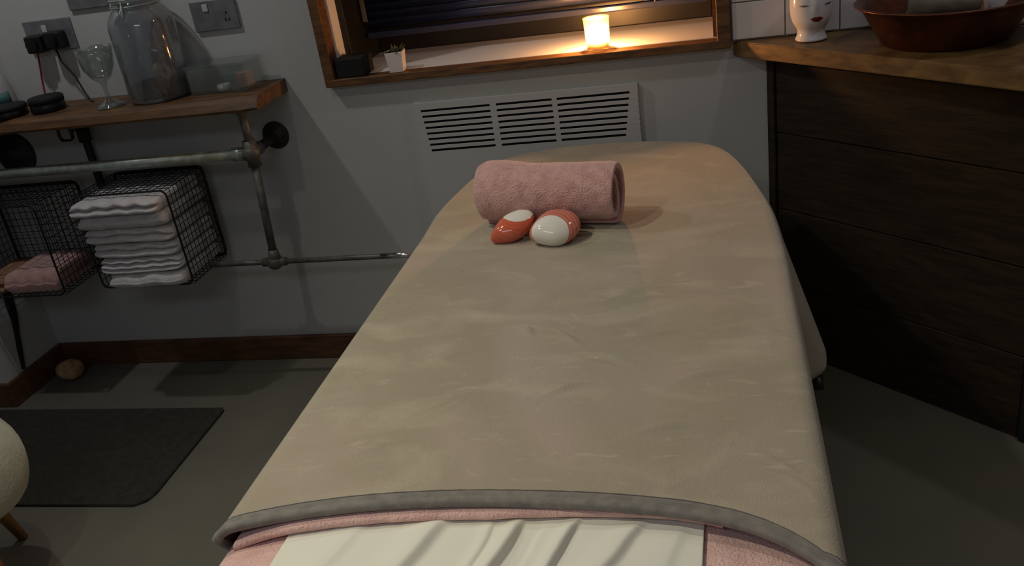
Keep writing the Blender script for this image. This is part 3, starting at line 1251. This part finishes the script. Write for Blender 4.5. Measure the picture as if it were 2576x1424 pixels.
link('chrome_sleeve', b, mat('chrome', (0.85, 0.85, 0.85, 1), (0.8, 0.8, 0.8, 1), 5, 0.15, metal=1), pf, True, PO)
# rear post with coiled wire on the wall, further left
b = NB()
tube(b, [(-2.035, 2.60, 0.948), (-2.032, 2.60, 0.46)], 0.013, 14)
tube(b, [(-2.035, 2.60, 0.905), (-2.035, 2.60, 0.86)], 0.021, 16)
link('rear_post', b, IRON, pf, True, PO)
b = NB()
pts = []
for i in range(60):
    a = i / 59 * 4.4 * pi
    pts.append((-2.085 + 0.026 * cos(a), 2.60 - 0.02 * i / 59 - 0.01, 0.896 + 0.028 * sin(a) + 0.004 * sin(3 * a)))
tube(b, pts, 0.0028, 6)
tag(link('coiled_cable', b, BLACK, None, True), 'thin coiled dark cable hanging under the shelf beside the rear post', 'cable')


# ------------------------------------------------------------------ wire baskets with towels
def basket(loc, label, W_=0.325, H_=0.312, D_=0.225):
    e = empty('wire_basket', loc, label, 'basket', 'black wire baskets under the shelf')
    r = 0.0030

    def loop(y, rr, m, name, rc=0.02):
        pts = []
        for (cx_, cz_, a0) in ((W_ / 2 - rc, rc, -pi / 2), (W_ / 2 - rc, H_ - rc, 0), (-W_ / 2 + rc, H_ - rc, pi / 2), (-W_ / 2 + rc, rc, pi)):
            for k in range(5):
                a = a0 + pi / 2 * k / 4
                pts.append((cx_ + rc * cos(a), y, cz_ + rc * sin(a)))
        pts.append(pts[0])
        b = NB()
        tube(b, pts, rr, 8, cap=False)
        return link(name, b, m, e, True)
    loop(0.0, 0.0032, WIRE, 'front_hoop')
    o = loop(D_, 0.0055, RUSTW, 'back_hoop')
    o['label'] = 'thick brown rear hoop'
    b = NB()
    st = 0.0225
    rw = 0.00125
    nx_ = int(W_ / st)
    nz_ = int(H_ / st)
    ny_ = int(D_ / st)
    for i in range(nx_ + 1):
        x = -W_ / 2 + W_ * i / nx_
        for zc in (0, H_):
            tube(b, [(x, 0, zc), (x, D_, zc)], rw, 5)
        tube(b, [(x, D_, 0), (x, D_, H_)], rw, 5)
    for i in range(nz_ + 1):
        z_ = H_ * i / nz_
        for xc in (-W_ / 2, W_ / 2):
            tube(b, [(xc, 0, z_), (xc, D_, z_)], rw, 5)
        tube(b, [(-W_ / 2, D_, z_), (W_ / 2, D_, z_)], rw, 5)
    for i in range(1, ny_):
        y = D_ * i / ny_
        for zc in (0, H_):
            tube(b, [(-W_ / 2, y, zc), (W_ / 2, y, zc)], rw, 5)
        for xc in (-W_ / 2, W_ / 2):
            tube(b, [(xc, y, 0), (xc, y, H_)], rw, 5)
    link('wire_mesh', b, WIRE, e)
    return e


basket((-1.795, 2.352, 0.437), 'black wire basket holding the stack of white towels under the shelf')
basket((-2.275, 2.352, 0.420), 'black wire basket in the left corner holding a pink towel', W_=0.335)


def folded_towel(x0, x1, y0, y1, z, h, m, label, cat='towel', group=None, name='folded_towel', seed=0, tilt=0.0):
    """cloth folded in three: rounded fold at front, layer lines on the front face"""
    b = NB()
    nu, nv = 40, 26
    G = []
    per = []
    nl_ = (2, 1, 3, 2, 2, 1)[seed % 6]
    rs_ = random.Random(seed)
    w1, w2, w3 = rs_.uniform(3, 8), rs_.uniform(0, 6), rs_.uniform(0.003, 0.008)
    # cross-section in (y,z): a front with nl_ bulges
    cs = []
    m_ = 30
    for k in range(m_ + 1):
        t = k / m_
        bulge = abs(sin(pi * t * nl_)) ** 0.6
        cs.append((y0 + 0.014 - (0.016 + w3) * bulge - 0.004 * (1 if t < .5 else 0), h * t))
    cs += [(y0 + (y1 - y0) * k / 6, h) for k in range(1, 7)]
    cs += [(y1, h * (1 - k / 3)) for k in range(1, 3)]
    cs += [(y1 - (y1 - y0) * k / 6, 0.0) for k in range(0, 6)]
    for i in range(nu + 1):
        u = i / nu
        x = x0 + (x1 - x0) * u
        ef = sqrt(max(0, 1 - abs(2 * u - 1) ** 8))
        hz = h
        row = []
        for (yy, zz_) in cs:
            fz = (zz_ - h / 2) * (0.55 + 0.45 * ef) + h / 2
            wob = 0.004 * noise.noise(Vector((x * 9, seed * 3.1, zz_ * 20))) + 0.0015 * noise.noise(Vector((x * 30, seed, zz_ * 50)))
            dz = 0.004 * noise.noise(Vector((x * 7, seed * 7.7 + 1, 0))) + w3 * 0.8 * sin(w1 * 4 * u + w2) * (zz_ / h) * (0.4 if zz_ > h * .9 else 1) + tilt * (u - 0.5)
            row.append(b.verts.new((x, min(yy + wob * (1 if yy < y0 + .03 else 0) + (1 - ef) * 0.010, y1), z + fz + dz)))
        G.append(row)
    for i in range(nu):
        for j in range(len(cs)):
            jn = (j + 1) % len(cs)
            b.faces.new((G[i][j], G[i + 1][j], G[i + 1][jn], G[i][jn]))
    b.faces.new(G[0])
    b.faces.new(G[-1][::-1])
    return tag(link(name, b, m, None, True), label, cat, group)


tl = [('bottom', -1.910, -1.643, 0.443, 0.048, 2.325), ('second from the bottom', -1.926, -1.642, 0.4925, 0.050, 2.33),
      ('third from the bottom', -1.934, -1.643, 0.5440, 0.048, 2.335), ('third from the top', -1.944, -1.642, 0.5935, 0.048, 2.33),
      ('second from the top', -1.950, -1.643, 0.6430, 0.046, 2.325), ('topmost', -1.953, -1.650, 0.6905, 0.046, 2.312)]
for i, (nm, x0, x1, z0, h, yf) in enumerate(tl):
    folded_towel(x0, x1, yf, 2.562, z0, h, TOWELW, 'folded white towel, %s of the stack in the wire basket' % nm, group='white towels stacked in the wire basket', seed=i + 1)
folded_towel(-2.335, -2.125, 2.36, 2.55, 0.426, 0.075, PINKT, 'pink towel lying in the left wire basket', name='pink_towel', seed=11)
folded_towel(-2.427, -2.345, 2.37, 2.54, 0.426, 0.055, mat('tan_terry', lin(170, 130, 96), lin(150, 112, 84), 30, 0.95, bump=.6),
             'small tan cloth beside the pink towel in the left basket', 'cloth', name='tan_cloth', seed=15)

# ------------------------------------------------------------------ things on the shelf (top z = 0.990)
ZS = 0.9905


def puck(x, y, r, h, label):
    e = empty('round_tin', (x, y, ZS), label, 'tin', 'black round tins on the shelf')
    b = NB()
    lathe(b, [(0.001, 0), (r - 0.004, 0), (r, 0.004), (r, h * 0.6), (r - .002, h * 0.6 + .001)], n=48, capt=True)
    link('base', b, BLACK, e, True)
    b = NB()
    lathe(b, [(r + .0015, h * 0.6), (r + .0015, h - .004), (r - .003, h), (0.001, h + .0005)], n=48, capb=True, capt=True)
    link('lid', b, BLACKM, e, True)


puck(-2.052, 2.505, 0.052, 0.046, 'black round tin on the shelf, the right one beside the red cable')
puck(-2.172, 2.475, 0.055, 0.036, 'flatter black round tin at the far left end of the shelf')

# grey bottle
bt = empty('bottle', (-2.262, 2.575, ZS), 'pale bottle with pinkish cap and teal label at the left end of the shelf', 'bottle')
b = NB()
lathe(b, [(0.001, 0), (0.040, 0), (0.042, 0.006), (0.036, 0.07), (0.022, 0.115), (0.014, 0.125), (0.012, 0.140)], n=40, capt=True)
link('body', b, BOTTLEM, bt, True)
b = NB()
lathe(b, [(0.013, 0.140), (0.018, 0.143), (0.020, 0.170), (0.017, 0.19), (0.001, 0.195)], n=30)
link('cap', b, PWAX, bt, True)
b = NB()
lathe(b, [(0.0418, 0.022), (0.0385, 0.062)], n=40, capb=False)
bmesh.ops.delete(b, geom=[f for f in b.faces if f.calc_center_median().y > -0.015], context='FACES')
o = link('label', b, TEAL, bt, True)
so = o.modifiers.new('thickness', 'SOLIDIFY')
so.thickness = -0.001

# footed glass goblet
gb = empty('glass_goblet', (-1.806, 2.47, ZS), 'clear footed glass goblet on the shelf left of the big jar', 'goblet')
b = NB()
lathe(b, [(0.001, 0.0), (0.038, 0.0), (0.040, 0.003), (0.034, 0.010), (0.012, 0.022), (0.006, 0.035), (0.006, 0.06), (0.010, 0.075), (0.030, 0.09), (0.046, 0.12),
          (0.052, 0.155), (0.055, 0.180), (0.0535, 0.180), (0.050, 0.155), (0.044, 0.122), (0.028, 0.094), (0.001, 0.086)], n=56)
link('bowl', b, GLASS, gb, True)
b = NB()
lathe(b, [(0.001, 0.0), (0.044, 0.0), (0.044, 0.005), (0.001, 0.007)], n=56)
link('foot', b, GLASS, gb, True)

# big clip-top jar
jr = empty('glass_jar', (-1.662, 2.532, ZS), 'large clear clip-top glass jar standing on the shelf', 'jar')
b = NB()
rj = 0.097
prof = [(0.001, 0.0), (rj - .012, 0.0), (rj - .003, 0.006), (rj, 0.016), (rj, 0.222), (rj - .006, 0.245), (rj - .022, 0.266), (rj - .030, 0.276), (rj - .030, 0.292),
        (rj - .034, 0.292), (rj - .034, 0.276), (rj - .026, 0.264), (rj - .010, 0.242), (rj - .004, 0.222), (rj - .004, 0.018), (0.001, 0.010)]
lathe(b, prof, n=72)
link('body', b, MILK, jr, True)
b = NB()
lathe(b, [(0.001, 0.293), (rj - .026, 0.293), (rj - .024, 0.302), (rj - .03, 0.310), (0.001, 0.314)], n=60)
link('lid', b, GLASS, jr, True)
b = NB()
for zc in (0.280, 0.300):
    pts = [((rj - .024) * cos(a), (rj - .024) * sin(a), zc) for a in [2 * pi * k / 40 for k in range(41)]]
    tube(b, pts, 0.0018, 6, cap=False)
tube(b, [(0, -(rj - .024), 0.280), (-.004, -(rj - .012), 0.268), (0, -(rj - .012), 0.245), (.004, -(rj - .02), 0.298)], 0.0022, 6)
link('wire_clip', b, STEEL, jr, True)
b = NB()
lathe(b, [(0.001, 0.012), (rj - .012, 0.012), (rj - .009, 0.05), (0.001, 0.055)], n=40)
link('bath_salts', b, mat('dark_salts', lin(54, 50, 52), lin(38, 34, 38), 60, 0.8, bump=.6), jr, True)

# rectangular glass dish with candles
gd = empty('glass_dish', (-1.447, 2.55, ZS), 'rectangular clear glass dish with a lid at the right end of the shelf', 'dish', None, radians(-3))
b = NB()


def opentray(b, hx, hy, h, t):
    box(b, -hx, hx, -hy, hy, 0, 0.006)
    box(b, -hx, -hx + t, -hy, hy, 0.006, h)
    box(b, hx - t, hx, -hy, hy, 0.006, h)
    box(b, -hx + t, hx - t, -hy, -hy + t, 0.006, h)
    box(b, -hx + t, hx - t, hy - t, hy, 0.006, h)


opentray(b, 0.098, 0.052, 0.078, 0.004)
link('tray', b, GLASS, gd)
b = NB()
box(b, -0.101, 0.101, -0.056, 0.056, 0.0782, 0.0865, 0.002)
link('lid', b, GLASS, gd)
e = empty('tealight', (-1.445, 2.52, ZS + 0.0068), 'white tealight standing inside the glass dish', 'candle')
b = NB()
lathe(b, [(0.001, 0), (0.0195, 0), (0.020, 0.016), (0.0185, 0.016), (0.0185, 0.013), (0.001, 0.0125)], n=30)
link('cup', b, CERAMIC, e, True)
b = NB()
tube(b, [(0, 0, 0.012), (0.001, 0, 0.020)], 0.0007, 5)
link('wick', b, BLACKM, e)
b = NB()
box(b, -0.020, 0.020, -0.020, 0.020, 0, 0.046, 0.004)
o = tag(link('pink_block_candle', b, PWAX, None, False, (-1.377, 2.535, ZS + 0.0068)), 'small pink block candle inside the right end of the glass dish', 'candle')

# ------------------------------------------------------------------ sockets on the wall
def plate(x0, x1, z0, z1, m, label):
    b = NB()
    box(b, x0, x1, WY - 0.010, WY - 0.0005, z0, z1, 0.003)
    return tag(link('wall_socket', b, m), label, 'socket')


p1 = plate(-2.140, -1.968, 1.152, 1.250, PLATE, 'steel double wall socket with two black plugs above the left of the shelf')
b = NB()
box(b, -2.073, -2.055, WY - 0.014, WY - 0.0105, 1.212, 1.234, 0.002)
link('switch', b, WHITEP, p1)
for i, (x, z_) in enumerate(((-2.094, 1.182), (-2.022, 1.188))):
    b = NB()
    box(b, x - 0.030, x + 0.030, WY - 0.050, WY - 0.0105, z_ - 0.027, z_ + 0.027, 0.007)
    lathe(b, [(0.001, 0), (0.017, 0), (0.019, 0.012), (0.001, 0.014)], (x, WY - 0.049, z_), 24, axis=(0, -1, 0))
    tag(link('plug', b, BLACK), 'black plug in the %s outlet of the steel double socket' % ('left' if i == 0 else 'right'), 'plug', 'black plugs in the wall socket')
p2 = plate(-1.548, -1.398, 1.156, 1.246, PLATE, 'steel double wall socket half hidden behind the glass jar')
b = NB()
box(b, -1.505, -1.487, WY - 0.014, WY - 0.0105, 1.214, 1.236, 0.002)
link('switch', b, WHITEP, p2)
b = NB()
for x, z_ in ((-1.432, 1.205), (-1.438, 1.185), (-1.426, 1.185)):
    box(b, x - .002, x + .002, WY - 0.0108, WY - 0.0095, z_ - .004, z_ + .004)
link('socket_holes', b, BLACKM, p2)
plate(-1.955, -1.82, 1.266, 1.350, PLATE, 'pale grey wall plate above the steel socket with plugs')['category'] = 'wall plate'
b = NB()
tube(b, [(-2.098, 2.60, 1.160), (-2.100, 2.595, 1.13), (-2.108, 2.59, 1.08), (-2.112, 2.585, 1.03), (-2.113, 2.575, 1.0), (-2.100, 2.565, 0.9945)], 0.0028, 8)
tag(link('red_cable', b, RED, None, True), 'thin red charging cable running from the black plug down to the shelf', 'cable')
b = NB()
tube(b, [(-2.030, 2.60, 1.165), (-2.02, 2.595, 1.12), (-1.985, 2.59, 1.07), (-1.97, 2.585, 1.03), (-1.95, 2.575, 1.0), (-1.93, 2.56, 0.9945)], 0.0030, 8)
tag(link('black_cable', b, BLACK, None, True), 'black cable running from the right-hand plug down behind the goblet', 'cable')

# ------------------------------------------------------------------ floor things on the left
b = NB()
prism(b, [(-2.5, 2.303), (-1.632, 2.298), (-1.622, 2.285), (-1.618, 1.86), (-1.628, 1.825), (-1.66, 1.802), (-2.5, 1.790)], 0.0005, 0.009, 0.002)
tag(link('floor_mat', b, MATT), 'charcoal rectangular mat lying on the grey floor left of the couch', 'mat')
b = NB()
bmesh.ops.create_uvsphere(b, u_segments=40, v_segments=24, radius=1.0, matrix=Matrix.Diagonal((0.052, 0.045, 0.036, 1)))
for v in b.verts:
    v.co += v.co.normalized() * 0.003 * noise.noise(v.co * 30)
tag(link('round_stone', b, STONE, None, True, (-2.362, 2.522, 0.0375)), 'flat rounded tan stone on the floor in the left corner', 'stone')
# black tapered strap on the left wall
b = NB()
pts = [(2.492, 0.385, 0.016), (2.487, 0.34, 0.019), (2.480, 0.28, 0.015), (2.462, 0.22, 0.009), (2.448, 0.17, 0.010), (2.430, 0.098, 0.004)]
G = []
for (y, z_, hw_) in pts:
    G.append([b.verts.new((-2.4715, y - hw_, z_)), b.verts.new((-2.462, y - hw_ * .8, z_)), b.verts.new((-2.462, y + hw_ * .8, z_)), b.verts.new((-2.4715, y + hw_, z_))])
for a, c in zip(G, G[1:]):
    for k in range(4):
        b.faces.new((a[k], a[(k + 1) % 4], c[(k + 1) % 4], c[k]))
b.faces.new(G[0])
b.faces.new(G[-1][::-1])
tag(link('black_strap', b, BLACKM), 'tapered black strap hanging on the left wall above the baseboard', 'strap')

# stool with white plush seat, mostly outside the frame
st = empty('stool', (-1.895, 1.48, 0), 'white plush stool with wooden legs cut off by the left edge', 'stool')
b = NB()
rs = 0.21
prof = [(0.001, 0.235)]
for k in range(13):
    a = -pi / 2 + pi * k / 12
    prof.append((rs - 0.07 + 0.07 * max(0.0, cos(a)) ** 0.8, 0.335 + 0.10 * sin(a)))
prof.append((0.001, 0.445))
lathe(b, prof, n=64)
for v in b.verts:
    v.co += Vector((v.co.x, v.co.y, 0)).normalized() * 0.006 * noise.noise(v.co * 9) if Vector((v.co.x, v.co.y, 0)).length > .01 else Vector()
link('seat', b, CUSH, st, True)
for k in range(3):
    a = radians(-22 + 120 * k)
    b = NB()
    tube(b, [(0.11 * cos(a), 0.11 * sin(a), 0.245), (0.19 * cos(a), 0.19 * sin(a), 0.0)], 0.015, 14, radii=[0.020, 0.013])
    link('leg', b, STOOLW, st, True)
